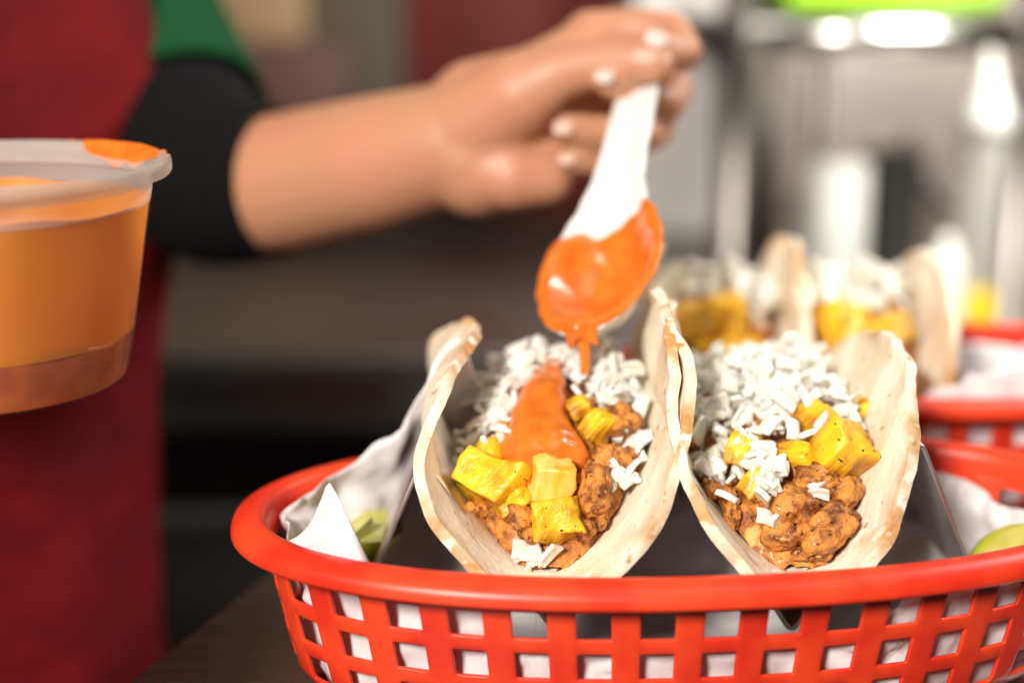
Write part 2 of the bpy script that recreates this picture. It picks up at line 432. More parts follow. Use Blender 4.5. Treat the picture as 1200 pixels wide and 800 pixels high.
# upright folded corner of the paper at the left end of the front basket
def corner(u, v):
    a = aty(322, 636, 39.6).lerp(aty(442, 690, 38.3), u)          # foot of the fold
    ridge = aty(384, 563, 39.3)
    if u < 0.5:
        k = u * 2; top = aty(322 + 62 * k, 636 - 73 * k ** 2.6, 39.9 - 0.6 * k)
    else:
        k = (u - 0.5) * 2; top = aty(384 + 60 * k, 563 + 121 * k ** 1.15, 39.3 - 1.0 * k)
    p = a.lerp(top, v)
    return p + Vector((0.06 * nz(u * 3, v * 2, 1), -0.45 * math.sin(v * math.pi) * u + 0.12 * nz(u * 4, v * 4, 5), 0))
o = obj('folded_corner', grid(corner, 30, 16), M['paper'], LINER); mod(o, 'SOLIDIFY', thickness=0.0003)

# ================================================================== TACO HOLDERS
def zigzag(pts, y0, y1, name_label, thick=0.14, group='steel taco holders'):
    pts = [Vector((x, 0, z)) for x, z in pts]
    # round the bends
    fine = []
    for i, p in enumerate(pts):
        if i in (0, len(pts) - 1): fine.append(p); continue
        a = (pts[i - 1] - p).normalized(); b = (pts[i + 1] - p).normalized(); r = 0.38
        p0 = p + a * r; p1 = p + b * r
        for k in range(7):
            t = k / 6; fine.append(p0.lerp(p, t).lerp(p.lerp(p1, t), t))
    zb = min(p.z for p in fine); xm = sum(p.x for p in fine) / len(fine)
    t = thing('taco_holder', (xm, (y0 + y1) / 2, zb), name_label, 'taco holder', group)
    V = []; F = []
    for p in fine: V += [(p.x, y0, p.z), (p.x, y1, p.z)]
    for i in range(len(fine) - 1): F.append((2 * i, 2 * i + 1, 2 * i + 3, 2 * i + 2))
    o = obj('bent_sheet', (V, F), M['steel'], t)
    mod(o, 'SOLIDIFY', thickness=thick * S, offset=0)
    mod(o, 'BEVEL', width=0.0003, segments=2, limit_method='ANGLE', angle_limit=math.radians(60))
    return t
YH = 40.5
def hp(px, py): q = aty(px, py, YH); return (q.x, q.z)
v1 = hp(650, 740); v2 = hp(928, 742)
zigzag([(hp(440, 668)[0] - 0.55, 1.3), hp(494, 540), v1, hp(790, 531), v2, hp(1080, 517), (hp(1142, 664)[0] + 0.5, 1.3)], YH, 48.0,
       'shiny W-shaped steel taco holder standing in the front red basket')
zigzag([(5.4, 0.9), (6.2, 5.2), (8.9, 1.4), (12.0, 5.4), (15.0, 1.4), (18.2, 5.2), (19.2, 0.9)], 55.6, 64.6,
       'blurred steel taco holder standing in the rear red basket')

# ================================================================== TACO PIECES (shared meshes)
def chunk_mesh(name, seed, dims, rough_amp, sub, material, cubic=0.0, freq=1.0):
    bm = bmesh.new(); bmesh.ops.create_icosphere(bm, subdivisions=sub, radius=1)
    for v in bm.verts:
        p = v.co.normalized()
        if cubic:
            m_ = max(abs(p.x), abs(p.y), abs(p.z)); q = p / m_
            p = p.lerp(q * 0.82, cubic)
        n1 = noise.noise(p * 1.1 * freq + Vector((seed, 0, 0))); n2 = noise.noise(p * 2.6 * freq + Vector((0, seed, 0))); n3 = noise.noise(p * 6 * freq + Vector((0, 0, seed)))
        p = p * (1 + rough_amp * (1.1 * n1 + 0.55 * n2 + 0.28 * n3))
        v.co = Vector((p.x * dims[0], p.y * dims[1], p.z * dims[2])) * S
    for f in bm.faces: f.smooth = True
    me = bpy.data.meshes.new(name); bm.to_mesh(me); bm.free(); me.materials.append(material); return me
CH = [chunk_mesh('chicken_chunk', 1.7 + 3 * i, d, 0.34, 4, M['chicken'], 0.3, 1.0) for i, d in enumerate([(0.85, 0.72, 0.6), (1.1, 0.75, 0.7), (0.65, 0.7, 1.0), (0.72, 0.6, 0.5)])]
def wedge_mesh(name, seed, w0, w1, h, d, material):
    """pineapple wedge: a tapered block with rounded, uneven edges"""
    bm = bmesh.new(); bmesh.ops.create_cube(bm, size=1)
    for v in bm.verts:
        ww = w0 if v.co.z < 0 else w1
        v.co = Vector((v.co.x * ww + 0.08 * math.sin(seed + v.co.y * 5), v.co.y * d * (1 if v.co.x > 0 else 0.8), v.co.z * h + 0.09 * math.sin(seed * 2 + v.co.x * 7)))
    bmesh.ops.bevel(bm, geom=bm.edges[:], offset=0.07, segments=2, affect='EDGES', profile=0.6)
    bmesh.ops.subdivide_edges(bm, edges=[e for e in bm.edges if e.calc_length() > 0.25], cuts=5, use_grid_fill=True)
    for v in bm.verts:
        p = v.co.copy(); k = noise.noise(p * 1.3 + Vector((seed, 0, 0))) * 0.16 + 0.05 * noise.noise(Vector((p.x * 7, p.y * 7, p.z * 1.5 + seed)))
        p.x += 0.25 * p.z * math.sin(seed * 3); p.y += 0.2 * p.x * p.z * math.cos(seed)
        v.co = (p + p.normalized() * k * 1.6) * S * 1.4
    for f in bm.faces: f.smooth = True
    me = bpy.data.meshes.new(name); bm.to_mesh(me); bm.free(); me.materials.append(material); return me
PI_ = [wedge_mesh('pineapple_chunk', 1.0, 1.7, 1.25, 1.5, 1.0, M['pineapple']), wedge_mesh('pineapple_chunk', 2.3, 1.1, 1.2, 1.15, 1.0, M['pineapple_pale']),
       wedge_mesh('pineapple_chunk', 3.9, 1.25, 1.0, 1.35, 0.9, M['pineapple']), wedge_mesh('pineapple_chunk', 5.2, 0.8, 0.7, 0.75, 0.7, M['pineapple'])]
def onion_mesh(seed):
    rnd = random.Random(seed)
    L_, W_, T_ = rnd.uniform(0.5, 0.95), rnd.uniform(0.3, 0.58), rnd.uniform(0.10, 0.20)
    bm = bmesh.new(); bmesh.ops.create_grid(bm, x_segments=3, y_segments=2, size=0.5)
    g = bmesh.ops.extrude_face_region(bm, geom=bm.faces[:])
    for e in g['geom']:
        if isinstance(e, bmesh.types.BMVert): e.co.z += 1
    tp = rnd.uniform(0.45, 1.0); sk = rnd.uniform(-0.25, 0.25); cv_ = rnd.uniform(0.05, 0.35)
    for v in bm.verts:
        x, y, z = v.co
        y2 = y * (1 if x < 0 else 1 + (tp - 1) * 2 * x) + sk * x
        zz = (z - 0.5) * T_ - cv_ * 0.5 * W_ * (4 * y * y) - cv_ * 0.25 * L_ * (4 * x * x)
        v.co = Vector((x * L_ + rnd.uniform(-.03, .03), y2 * W_ + rnd.uniform(-.03, .03), zz))
    bmesh.ops.recalc_face_normals(bm, faces=bm.faces)
    bmesh.ops.bevel(bm, geom=[e for e in bm.edges if len(e.link_faces) == 2 and e.calc_face_angle(0) > 0.7], offset=0.022, segments=1, affect='EDGES')
    for v in bm.verts: v.co *= S
    me = bpy.data.meshes.new('onion_piece'); bm.to_mesh(me); bm.free(); me.materials.append(M['onion'])
    return me
ON = [onion_mesh(i) for i in range(14)]

# ================================================================== TACOS
class Taco:
    def __init__(s, org, left, right, Rt, hprof, seed, label, group, yaw=0.0, res=84, fall=(1.4, 1.0)):
        s.o = Vector(org); s.Rt = Rt; s.seed = seed; s.hprof = hprof; s.fall = fall
        s.L = catmull([(x, 0, z) for x, z in left]); s.R = catmull([(x, 0, z) for x, z in right])
        s.t = thing('taco', org, label, 'taco', group)
        def arc(P):
            d = [0]
            for a, b in zip(P, P[1:]): d.append(d[-1] + (b - a).length)
            return d
        dl, dr = arc(s.L), arc(s.R)
        def prof(a):
            P, d = (s.L, dl) if a < 0 else (s.R, dr)
            g = abs(a) * d[-1]
            for i in range(len(d) - 1):
                if g <= d[i + 1]:
                    k = (g - d[i]) / max(1e-6, d[i + 1] - d[i]); return P[i].lerp(P[i + 1], k), (P[i + 1] - P[i]).normalized()
            return P[-1] + (P[-1] - P[-2]).normalized() * (g - d[-1]), (P[-1] - P[-2]).normalized()
        V = []; E = []; n = res
        for i in range(n):
            for j in range(n):
                u = -1 + 2 * i / (n - 1); v = -1 + 2 * j / (n - 1)
                a = u * math.sqrt(1 - v * v / 2); b = v * math.sqrt(1 - u * u / 2)
                r = math.hypot(a, b); th = math.atan2(b, a)
                er = 1 + 0.030 * nz(math.cos(th) * 2.2, math.sin(th) * 2.2, seed) + 0.016 * nz(math.cos(th) * 7, math.sin(th) * 7, seed + 4) + 0.006 * nz(math.cos(th) * 19, math.sin(th) * 19, seed)
                a *= 1 + (er - 1) * r ** 3; b *= 1 + (er - 1) * r ** 3
                p, tg = prof(a)
                nrm = Vector((-tg.z, 0, tg.x)) * (1 if a >= 0 else -1)       # inward / up
                t_ = b * Rt
                wv = 0.26 * nz(a * 2.6, b * 2.3, seed) * abs(a) ** 0.7 + 0.22 * r ** 5 * nz(math.cos(th) * 2.6, math.sin(th) * 3.4, seed + 9) + 0.09 * nz(a * 6, b * 6, seed + 2) + 0.022 * nz(a * 15, b * 15, seed + 5) + 0.012 * nz(a * 40, b * 40, seed + 5)
                wv += 0.07 * r ** 10 * nz(math.cos(th) * 9, math.sin(th) * 9, seed + 1) + 0.015 * r ** 6 * nz(math.cos(th) * 30, math.sin(th) * 30, seed + 1)
                # walls flare open a little towards the front and back
                fl = 0.10 * abs(b) ** 2 * (1 if a > 0 else -1) * min(1, abs(a) * 1.5)
                q = Vector((p.x + fl, t_, p.z)) + nrm * wv
                q.z += 0.35 * max(0, abs(b) - 0.75) * 0.0
                V.append(s.o + Matrix.Rotation(yaw, 3, 'Z') @ q); E.append(min(1, max(0, (r - 0.80) / 0.20)) ** 3)
        F = [(i * n + j, (i + 1) * n + j, (i + 1) * n + j + 1, i * n + j + 1) for i in range(n - 1) for j in range(n - 1)]
        o = obj('tortilla', (V, F), M['tortilla'], s.t)
        at_ = o.data.attributes.new('edge', 'FLOAT', 'POINT'); at_.data.foreach_set('value', E)
        mod(o, 'SOLIDIFY', thickness=0.0034, offset=-1.0)
        mod(o, 'BEVEL', width=0.0011, segments=3, limit_method='ANGLE', angle_limit=math.radians(55))
        s.tort = o
    def xlim(s, z):
        def f(P):
            best = P[0].x
            for a, b in zip(P, P[1:]):
                if a.z <= z <= b.z: return a.x + (b.x - a.x) * (z - a.z) / max(1e-5, b.z - a.z)
                best = b.x
            return best
        return f(s.L), f(s.R)
    def top(s, x, y):
        t_ = y - s.o.y; h = lin(t_, s.hprof)
        a, b = s.xlim(h); m_ = (a + b) / 2; hw = max(0.3, (b - a) / 2)
        k = (x - s.o.x - m_) / hw
        return s.o.z + h + 0.15 - (s.fall[0] * max(0, -k - 0.15) ** 1.6 if k < 0 else s.fall[1] * max(0, k - 0.35) ** 1.6)
    def hit(s, px, py):
        D = 36.0; best = None; gap = 1e9
        while D < 75:
            p = at(px, py, D); D += 0.04
            if not s.hprof[0][0] <= p.y - s.o.y <= s.hprof[-1][0]: continue
            g = p.z - s.top(p.x, p.y)
            if g <= 0: return p
            if g < gap: gap = g; best = p
        return best
    def base(s):
        t0, t1 = s.hprof[0][0], s.hprof[-1][0]
        def fn(u, v):
            t_ = t0 + (t1 - t0) * u; h = lin(t_, s.hprof); a, b = s.xlim(h)
            x = a + 0.15 + (b - a - 0.3) * v
            z = s.top(s.o.x + x, s.o.y + t_) - 0.34 + 0.26 * nz(x, t_, s.seed, 1.7) + 0.12 * nz(x, t_, s.seed, 4.0)
            a2, b2 = s.xlim(max(0.05, z - s.o.z)); x = min(max(x, a2 + 0.12), b2 - 0.12)
            return s.o + Vector((x, t_, z - s.o.z))
        return obj('filling', grid(fn, 110, 44), M['chicken'], s.t)
    def put(s, name, me, px, py, rot, sc=1.0, up=0.0):
        p = s.hit(px, py) + Vector((0, -0.3, 0.9)).normalized() * up
        return inst(name, me, p, rot, (sc, sc, sc) if not isinstance(sc, tuple) else sc, s.t)
    def onions(s, n, accept, layers=(0.0, 0.45), sc=(0.8, 1.2), seed=1, extra=0):
        rnd = random.Random(seed); c = 0; tries = 0
        t0, t1 = s.hprof[0][0], s.hprof[-1][0]
        while c < n and tries < n * 60:
            tries += 1
            t_ = rnd.uniform(t0, t1); h = lin(t_, s.hprof); a, b = s.xlim(h)
            x = rnd.uniform(a + 0.35, b - 0.35)
            up = accept(x, t_, rnd)
            if up is None: continue
            p = Vector((s.o.x + x, s.o.y + t_, 0)); p.z = s.top(p.x, p.y) + rnd.uniform(*layers) * up - 0.05
            k = rnd.uniform(*sc)
            inst('onion_piece', rnd.choice(ON), p, (rnd.uniform(-1.1, 1.1) + 0.35, rnd.uniform(-1, 1), rnd.uniform(0, 6.28)), (k, k, k), s.t)
            c += 1
        V = []; F = []
        while extra > 0 and tries < n * 200:                      # small buried bits nobody could count
            tries += 1
            t_ = rnd.uniform(t0, t1); h = lin(t_, s.hprof); a, b = s.xlim(h); x = rnd.uniform(a + 0.35, b - 0.35)
            if accept(x, t_, rnd) is None: continue
            extra -= 1
            p = Vector((s.o.x + x, s.o.y + t_, 0)); p.z = s.top(p.x, p.y) + rnd.uniform(-0.05, 0.4)
            Mx = Euler((rnd.uniform(-1, 1) + 0.35, rnd.uniform(-1, 1), rnd.uniform(0, 6.28))).to_matrix(); me = rnd.choice(ON); k = rnd.uniform(0.6, 0.9) / S; o0 = len(V)
            V += [p + Mx @ (v.co * k) for v in me.vertices]; F += [tuple(i + o0 for i in f.vertices) for f in me.polygons]
        if V: tag(obj('onion_bits', (V, F), M['onion'], s.t, smooth=False), kind='stuff')
def crumbs(T, n, seed, tlo, thi):
    r = random.Random(seed)
    for i in range(n):
        t_ = r.uniform(tlo, thi); h = lin(t_, T.hprof); a, b = T.xlim(h); x = r.uniform(a + 0.5, b - 0.4)
        p = T.o + Vector((x, t_, 0)); p.z = T.top(p.x, p.y) - 0.12
        k = r.uniform(0.25, 0.55)
        inst('chicken_chunk', r.choice(CH), p, (r.uniform(0, 3), r.uniform(0, 3), r.uniform(0, 3)), (k, k, k * 0.8), T.t)
R_ = math.radians
H1 = [(-5.9, 0.35), (-5.5, 0.95), (-4.9, 1.6), (-4.0, 2.25), (-3.0, 2.85), (-1.5, 3.4), (0, 3.8), (1.5, 3.9), (3, 3.7), (5, 3.0), (6.6, 2.2)]
T1 = Taco((1.3, 45.4, 3.05), [(0, 0), (-1.25, .2), (-2.7, 1.3), (-3.65, 2.8), (-3.75, 3.9), (-3.3, 5.0), (-2.4, 5.85)],
          [(0, 0), (.95, .4), (2.2, 1.55), (3.15, 3.1), (3.75, 4.9), (3.85, 6.0), (3.45, 7.1)], 7.7, H1, 2.3,
          'front taco under the spoon with orange sauce poured over its filling', 'tacos in corn tortillas', fall=(3.8, 1.6))
T1.base(); crumbs(T1, 34, 3, -5.2, -0.5)
def acc1(x, t_, r):
    if t_ < -2.6: return None
    if t_ < 0.5 and -1.4 < x < 1.5: return None
    return 1.0 + (0.5 if t_ > 0.3 else 0)
T1.onions(190, acc1, (0.05, 0.65), seed=5, extra=110)
P = T1.put
P('pineapple_chunk', PI_[0], 578, 576, (R_(48), R_(16), R_(-34)), 1.12, 0.3)
P('pineapple_chunk', PI_[1], 645, 578, (R_(12), R_(4), R_(8)), 0.74, 0.45)
P('pineapple_chunk', PI_[2], 652, 618, (R_(60), R_(-8), R_(12)), 0.95, 0.35)
P('pineapple_chunk', PI_[3], 699, 511, (R_(20), R_(30), R_(40)), 0.85, 0.3)
P('pineapple_chunk', PI_[3], 600, 590, (R_(50), R_(10), R_(70)), 0.85, 0.1)
P('pineapple_chunk', PI_[3], 676, 486, (R_(10), R_(60), R_(10)), 0.6, 0.3)
P('pineapple_chunk', PI_[3], 570, 537, (R_(30), R_(20), R_(10)), 0.8, 0.1)
P('chicken_chunk', CH[2], 692, 580, (R_(10), R_(12), R_(20)), 0.85, 0.25)
P('chicken_chunk', CH[0], 612, 610, (R_(10), R_(10), R_(80)), 0.66, 0.15)
P('chicken_chunk', CH[1], 728, 502, (R_(40), R_(30), R_(60)), 0.8, 0.3)
P('chicken_chunk', CH[3], 715, 545, (R_(70), R_(10), R_(10)), 0.85, 0.2)
P('chicken_chunk', CH[0], 682, 622, (R_(70), R_(50), R_(10)), 0.5, 0.05)
P('chicken_chunk', CH[3], 622, 630, (R_(20), R_(50), R_(40)), 0.55, 0.0)
P('chicken_chunk', CH[1], 560, 600, (R_(20), R_(50), R_(40)), 0.5, 0.0)
rn = random.Random(11)
for (px, py, n, sp_) in [(733, 568, 5, 12), (718, 575, 3, 8), (625, 655, 4, 12), (640, 668, 2, 10), (690, 470, 8, 14), (575, 505, 6, 10), (590, 465, 16, 20), (605, 440, 10, 14), (702, 445, 18, 22), (692, 420, 14, 12), (675, 418, 6, 6), (612, 425, 6, 10), (722, 455, 8, 14), (740, 545, 2, 5)]:
    for i in range(n):
        P('onion_piece', rn.choice(ON), px + rn.uniform(-sp_, sp_), py + rn.uniform(-sp_, sp_), (rn.uniform(0, 1.6), rn.uniform(-1, 1), rn.uniform(0, 6.28)), rn.uniform(0.75, 1.15), rn.uniform(0.2, 0.6))
# the ribbon of sauce lying on the filling
rows = [(418, 642, 662), (432, 630, 665), (446, 622, 665), (462, 607, 664), (485, 597, 667), (510, 588, 676), (526, 581, 688), (540, 586, 696), (551, 600, 684), (562, 605, 650), (576, 608, 634), (588, 612, 630), (596, 617, 626)]
def ribbon(u, v):
    py = 419 + 177 * u
    l = lin(py, [(a, b) for a, b, c in rows]); r = lin(py, [(a, c) for a, b, c in rows])
    k = 2 * v - 1
    wob = 3.0 * nz(py * 0.06, k, 3.3)
    px = (l + r) / 2 + (r - l) / 2 * k * 1.04 + wob
    p = T1.hit(px, py)
    thick = lin(py, [(418, 0.5), (450, 0.8), (500, 0.8), (540, 0.8), (555, 0.65), (575, 0.35), (596, 0.2)])
    e = max(0, 1 - abs(k) ** 2.6) ** 0.5
    endf = min(1, u * 9 + 0.5) * min(1, (1 - u) * 8 + 0.1)
    up = -0.15 + thick * e * endf + 0.10 * nz(px * 0.035, py * 0.03, 7) + 0.05 * nz(px * 0.1, py * 0.08, 2)
    if abs(k) > 0.995: up = -0.4
    return p + Vector((0, -0.45, 0.9)).normalized() * up
o = obj('sauce', grid(ribbon, 90, 34), M['sauce'], T1.t); mod(o, 'SMOOTH', factor=0.6, iterations=8)

H2 = [(-5.9, 0.4), (-5.5, 1.0), (-4.9, 1.65), (-4.0, 2.35), (-3.0, 2.8), (-1.5, 3.2), (0, 3.35), (1.5, 3.4), (3, 3.3), (5, 3.0), (6.6, 2.2)]
T2 = Taco((8.25, 45.4, 3.05), [(0, 0), (-.75, .3), (-1.45, .9), (-2.6, 2.35), (-3.2, 4.3), (-3.15, 5.6), (-2.95, 7.05)],
          [(0, 0), (1.3, .2), (2.0, 1.0), (2.7, 2.2), (3.6, 4.3), (4.0, 5.1), (4.15, 5.75)], 7.7, H2, 11.9,
          'front taco on the right heaped with white diced onion over chicken', 'tacos in corn tortillas')
T2.base(); crumbs(T2, 34, 4, -5.2, -0.5)
def acc2(x, t_, r):
    if t_ < -4.6: return None
    if t_ < -2.6 and x > -0.55 + (t_ + 4.6) * 0.25: return None
    return 1.2 + (0.4 if t_ > -2 else 0)
T2.onions(228, acc2, (0.1, 0.75), seed=9, extra=190)
P = T2.put
P('chicken_chunk', CH[0], 930, 602, (R_(15), R_(10), R_(20)), 0.85, 0.35)
P('chicken_chunk', CH[1], 968, 628, (R_(-35), R_(-28), R_(25)), 0.85, 0.3)
P('chicken_chunk', CH[3], 942, 632, (R_(15), R_(60), R_(20)), 0.7, 0.1)
P('chicken_chunk', CH[3], 992, 584, (R_(65), R_(10), R_(50)), 0.85, 0.25)
P('chicken_chunk', CH[2], 955, 570, (R_(65), R_(70), R_(50)), 0.7, 0.25)
P('chicken_chunk', CH[3], 990, 615, (R_(25), R_(10), R_(50)), 0.8, 0.1)
P('chicken_chunk', CH[0], 915, 628, (R_(65), R_(10), R_(150)), 0.7, 0.1)
P('chicken_chunk', CH[3], 958, 648, (R_(65), R_(10), R_(150)), 0.5, 0.05)
P('chicken_chunk', CH[0], 940, 650, (R_(5), R_(10), R_(150)), 0.4, 0.05)
P('pineapple_chunk', PI_[2], 980, 541, (R_(40), R_(22), R_(36)), 1.12, 0.4)
P('pineapple_chunk', PI_[3], 928, 545, (R_(55), R_(64), R_(30)), 0.95, 0.2)
P('pineapple_chunk', PI_[3], 948, 503, (R_(5), R_(64), R_(30)), 1.0, 0.35)
P('pineapple_chunk', PI_[3], 868, 540, (R_(5), R_(20), R_(60)), 0.9, 0.3)
P('pineapple_chunk', PI_[3], 1003, 497, (R_(5), R_(20), R_(60)), 0.9, 0.3)
P('pineapple_chunk', PI_[3], 884, 575, (R_(35), R_(20), R_(60)), 0.8, 0.2)
for (px, py, n, sp_) in [(950, 530, 2, 6), (987, 530, 1, 1), (900, 575, 7, 14), (880, 545, 9, 16), (985, 500, 7, 12), (890, 590, 4, 10), (920, 500, 12, 24), (910, 440, 14, 30), (935, 420, 8, 20), (960, 585, 2, 10), (905, 620, 2, 6)]:
    for i in range(n):
        P('onion_piece', rn.choice(ON), px + rn.uniform(-sp_, sp_), py + rn.uniform(-sp_, sp_), (rn.uniform(0, 1.6), rn.uniform(-1, 1), rn.uniform(0, 6.28)), rn.uniform(0.8, 1.2), rn.uniform(0.3, 0.75))

# two blurred tacos in the rear basket
H3 = [(-6.6, 0.4), (-5, 1.5), (-3, 2.7), (0, 4.2), (2, 4.5), (5, 3.2)]
def acc3(x, t_, r):
    if t_ < -1.6: return None
    return 1.4
for i, (ox, lab) in enumerate([(9.0, 'blurred rear taco behind the onion heap, left one of the rear pair'), (15.0, 'blurred rear taco with large yellow pineapple, right one of the rear pair')]):
    T = Taco((ox, 61.0, 2.2), [(0, 0), (-.95, .3), (-1.9, 1.4), (-2.7, 3.0), (-3.0, 4.6), (-2.9, 6.0), (-2.6, 7.0)],
             [(0, 0), (.95, .3), (1.9, 1.4), (2.6, 3.0), (2.9, 4.6), (3.1, 5.6), (3.0, 6.4)], 6.9, H3, 21.0 + 7 * i, lab, 'tacos in corn tortillas', res=56)
    T.base(); T.onions(80, acc3, (0.0, 0.8), (1.0, 1.5), seed=20 + i)
    rp = random.Random(40 + i)
    for k in range(7):
        x = rp.uniform(-1.3, 1.5); t_ = rp.uniform(-4.6, -1.6); p = T.o + Vector((x, t_, 0)); p.z = T.top(p.x, p.y) + 0.5
        inst('pineapple_chunk', PI_[(0, 2, 1)[k % 3]], p, (rp.uniform(0, 1.4), rp.uniform(-.5, .5), rp.uniform(0, 6)), (0.95,) * 3, T.t)
    for k in range(5):
        x = rp.uniform(-1.2, 1.2); t_ = rp.uniform(-6, -4.4); p = T.o + Vector((x, t_, 0)); p.z = T.top(p.x, p.y) + 0.15
        inst('chicken_chunk', CH[k % 4], p, (rp.uniform(0, 3), rp.uniform(0, 3), rp.uniform(0, 3)), (0.9,) * 3, T.t)

# ================================================================== LIMES
def lime(loc, rot, label, sc=1.0):
    t = thing('lime_wedge', loc, label, 'lime', 'lime wedges')
    M3 = Euler(rot).to_matrix(); c = Vector(loc)
    def skin(u, v):   # an eighth-to-quarter rind, lens shaped
        a = (u - 0.5) * R_(84); b = (v - 0.5) * math.pi * 0.985
        r = 2.25 * sc
        return c + M3 @ Vector((r * 1.25 * math.sin(b), r * math.cos(b) * math.sin(a), -r * math.cos(b) * math.cos(a) + 1.4 * sc))
    obj('rind', grid(skin, 16, 26), M['limeskin'], t)
    for s_ in (-1, 1):
        def cut(u, v):
            b = (v - 0.5) * math.pi * 0.985; a = s_ * R_(42); r = 2.25 * sc * u
            return c + M3 @ Vector((2.25 * sc * 1.25 * math.sin(b), r * math.cos(b) * math.sin(a) * (1 - 0.04 * math.sin(u * 3.1)), -r * math.cos(b) * math.cos(a) + 1.4 * sc))
        obj('flesh', grid(cut, 14, 26), M['lime'], t)
    return t
q = aty(434, 628, 44.0); lime((q.x, q.y, q.z - 0.3), (R_(-35), R_(5), R_(75)), 'lime wedge lying in the paper at the left end of the front basket', 0.72)
q = aty(402, 640, 42.4); lime((q.x, q.y, q.z - 0.2), (R_(30), R_(-5), R_(70)), 'small lime wedge tucked behind the folded paper corner at the left rim', 0.52)
q = aty(1188, 640, 43.0); lime((q.x, q.y, q.z), (R_(128), R_(8), R_(20)), 'bright green lime wedge at the right end of the front basket', 0.7)

# ================================================================== SPOON
tip = aty(679, 384, 45.9); neck = aty(727, 236, 51.0); endp = at(750, 84, 57.0)
Lz = (endp - tip); LEN = Lz.length; Ld = Lz.normalized()
Wd = Vector((0.88, -0.42, 0.24)); Wd = (Wd - Ld * Wd.dot(Ld)).normalized(); Nd = Wd.cross(Ld)
if Nd.z < 0: Nd = -Nd
SW = [(0, 0.25), (0.25, 0.75), (0.7, 1.25), (1.5, 1.65), (2.6, 2.0), (3.6, 2.08), (4.6, 1.95), (5.6, 1.6), (6.6, 1.25), (8, 0.95), (10, 0.84), (LEN - 0.6, 0.8), (LEN, 0.5)]
SD = [(0, 0.12), (0.6, 0.65), (1.6, 1.3), (3.0, 1.65), (4.2, 1.5), (5.4, 0.9), (6.6, 0.38), (8, 0.26), (LEN, 0.12)]
def spoon_pt(u, k, lift=0.0):
    hw = interp(u, SW); dp = interp(u, SD)
    bow = 0.55 * math.sin(min(1, u / 7.5) * math.pi) * 0.3
    z = -dp * max(0.0, 1 - abs(k) ** 2.3) - bow + lift
    return tip + Ld * u + Wd * hw * k + Nd * z
spn = thing('soup_spoon', tip, 'white china soup spoon pouring orange sauce, held above the front taco', 'spoon')
o = obj('spoon_body', grid(lambda a, b: spoon_pt(a ** 1.25 * LEN, 2 * b - 1), 80, 25), M['china'], spn)
mod(o, 'SOLIDIFY', thickness=0.0026, offset=1.0); mod(o, 'SUBSURF', levels=1, render_levels=1)
def sp_sauce(a, b):
    k0 = (2 * b - 1) * 1.14; k = max(-1.0, min(1.0, k0)); ext = (abs(k0) - 1) / 0.14 if abs(k0) > 1 else 0.0
    lim = 5.9 + 0.6 * nz(k * 2.0, 3.0, 1.0) + 0.5 * k - 0.3 * max(0, -k) ** 2
    u = -0.5 + (lim + 0.5) * a
    film = 0.06 + 0.40 * max(0, 1 - abs(k) ** 2) * max(0, 1 - (u / 3.0) ** 2) + 0.015 * nz(u * 1.5, k * 2, 8)
    fade = 1.0
    if a > 0.93: fade = (1 - a) / 0.07
    p = spoon_pt(max(0, u), k, (film - 0.02) * fade - 0.02 * (1 - fade))
    if ext: p += fade * (Wd * math.copysign(0.34 * math.sin(ext * 1.57), k0) - Nd * 0.30 * (1 - math.cos(ext * 1.57)))
    if u < 0:
        w_ = -u / 0.5; p += Ld * (-0.38 * math.sin(w_ * 1.57)) - Nd * 0.55 * (1 - math.cos(w_ * 1.57))
    return p
o = obj('sauce', grid(sp_sauce, 60, 31), M['sauce'], spn); mod(o, 'SMOOTH', factor=0.5, iterations=5); mod(o, 'SOLIDIFY', thickness=0.0012, offset=0); mod(o, 'SUBSURF', levels=1, render_levels=1)
d0 = spoon_pt(0.0, 0.0, -0.3) - Ld * 0.12
o = obj('sauce_drip', tube([spoon_pt(0.7, 0, 0.2), spoon_pt(0.3, 0, 0.05), d0, d0 + Vector((0.03, -0.1, -0.35)), d0 + Vector((0.05, -0.12, -0.8)), d0 + Vector((0.05, -0.15, -1.4)), d0 + Vector((0.05, -0.2, -2.8))],
      [0.25, 0.42, 0.40, 0.26, 0.17, 0.14, 0.2], 16), M['sauce'], spn); mod(o, 'SUBSURF', levels=1, render_levels=1)

# ================================================================== SAUCE CUP
cc = at(-38, 192, 42.5)
M['cup'] = clear_mat('cloudy_plastic', (0.98, 0.96, 0.93), 0.94)
cup = thing('sauce_cup', (cc.x, cc.y, cc.z - 6.8), 'cloudy plastic deli cup of orange sauce held up at the left edge', 'cup')
base_z = cc.z - 6.8
c0 = (cc.x, cc.y, base_z)
obj('cup_wall', lathe(c0, [(0.2, 0), (3.9, 0.02), (4.15, 0.12), (4.25, 0.35), (4.53, 1.6), (4.95, 4.0), (5.235, 5.55)], 96), M['cup'], cup)
M['cup_rim'] = clear_mat('milky_plastic', (0.93, 0.89, 0.84), 0.55)
obj('cup_collar', lathe(c0, [(5.235, 5.55), (5.3, 5.9), (5.34, 6.16)], 96), M['cup_rim'], cup)
obj('cup_rim', lathe(c0, [(5.22, 6.16), (5.36, 6.16), (5.6, 6.3), (5.86, 6.38), (5.94, 6.5), (5.94, 6.78), (5.86, 6.86), (5.74, 6.84), (5.68, 6.6), (5.42, 6.46), (5.22, 6.3), (5.22, 6.16)], 96), M['cup_rim'], cup)
M['cup_sauce'] = mat('thick_sauce', (0.60, 0.125, 0.010), 0.3, sss=0.1, sssr=(1, .3, .1), sssc=0.4, noise_col=(0.36, 0.06, 0.01), noise_scale=0.5)
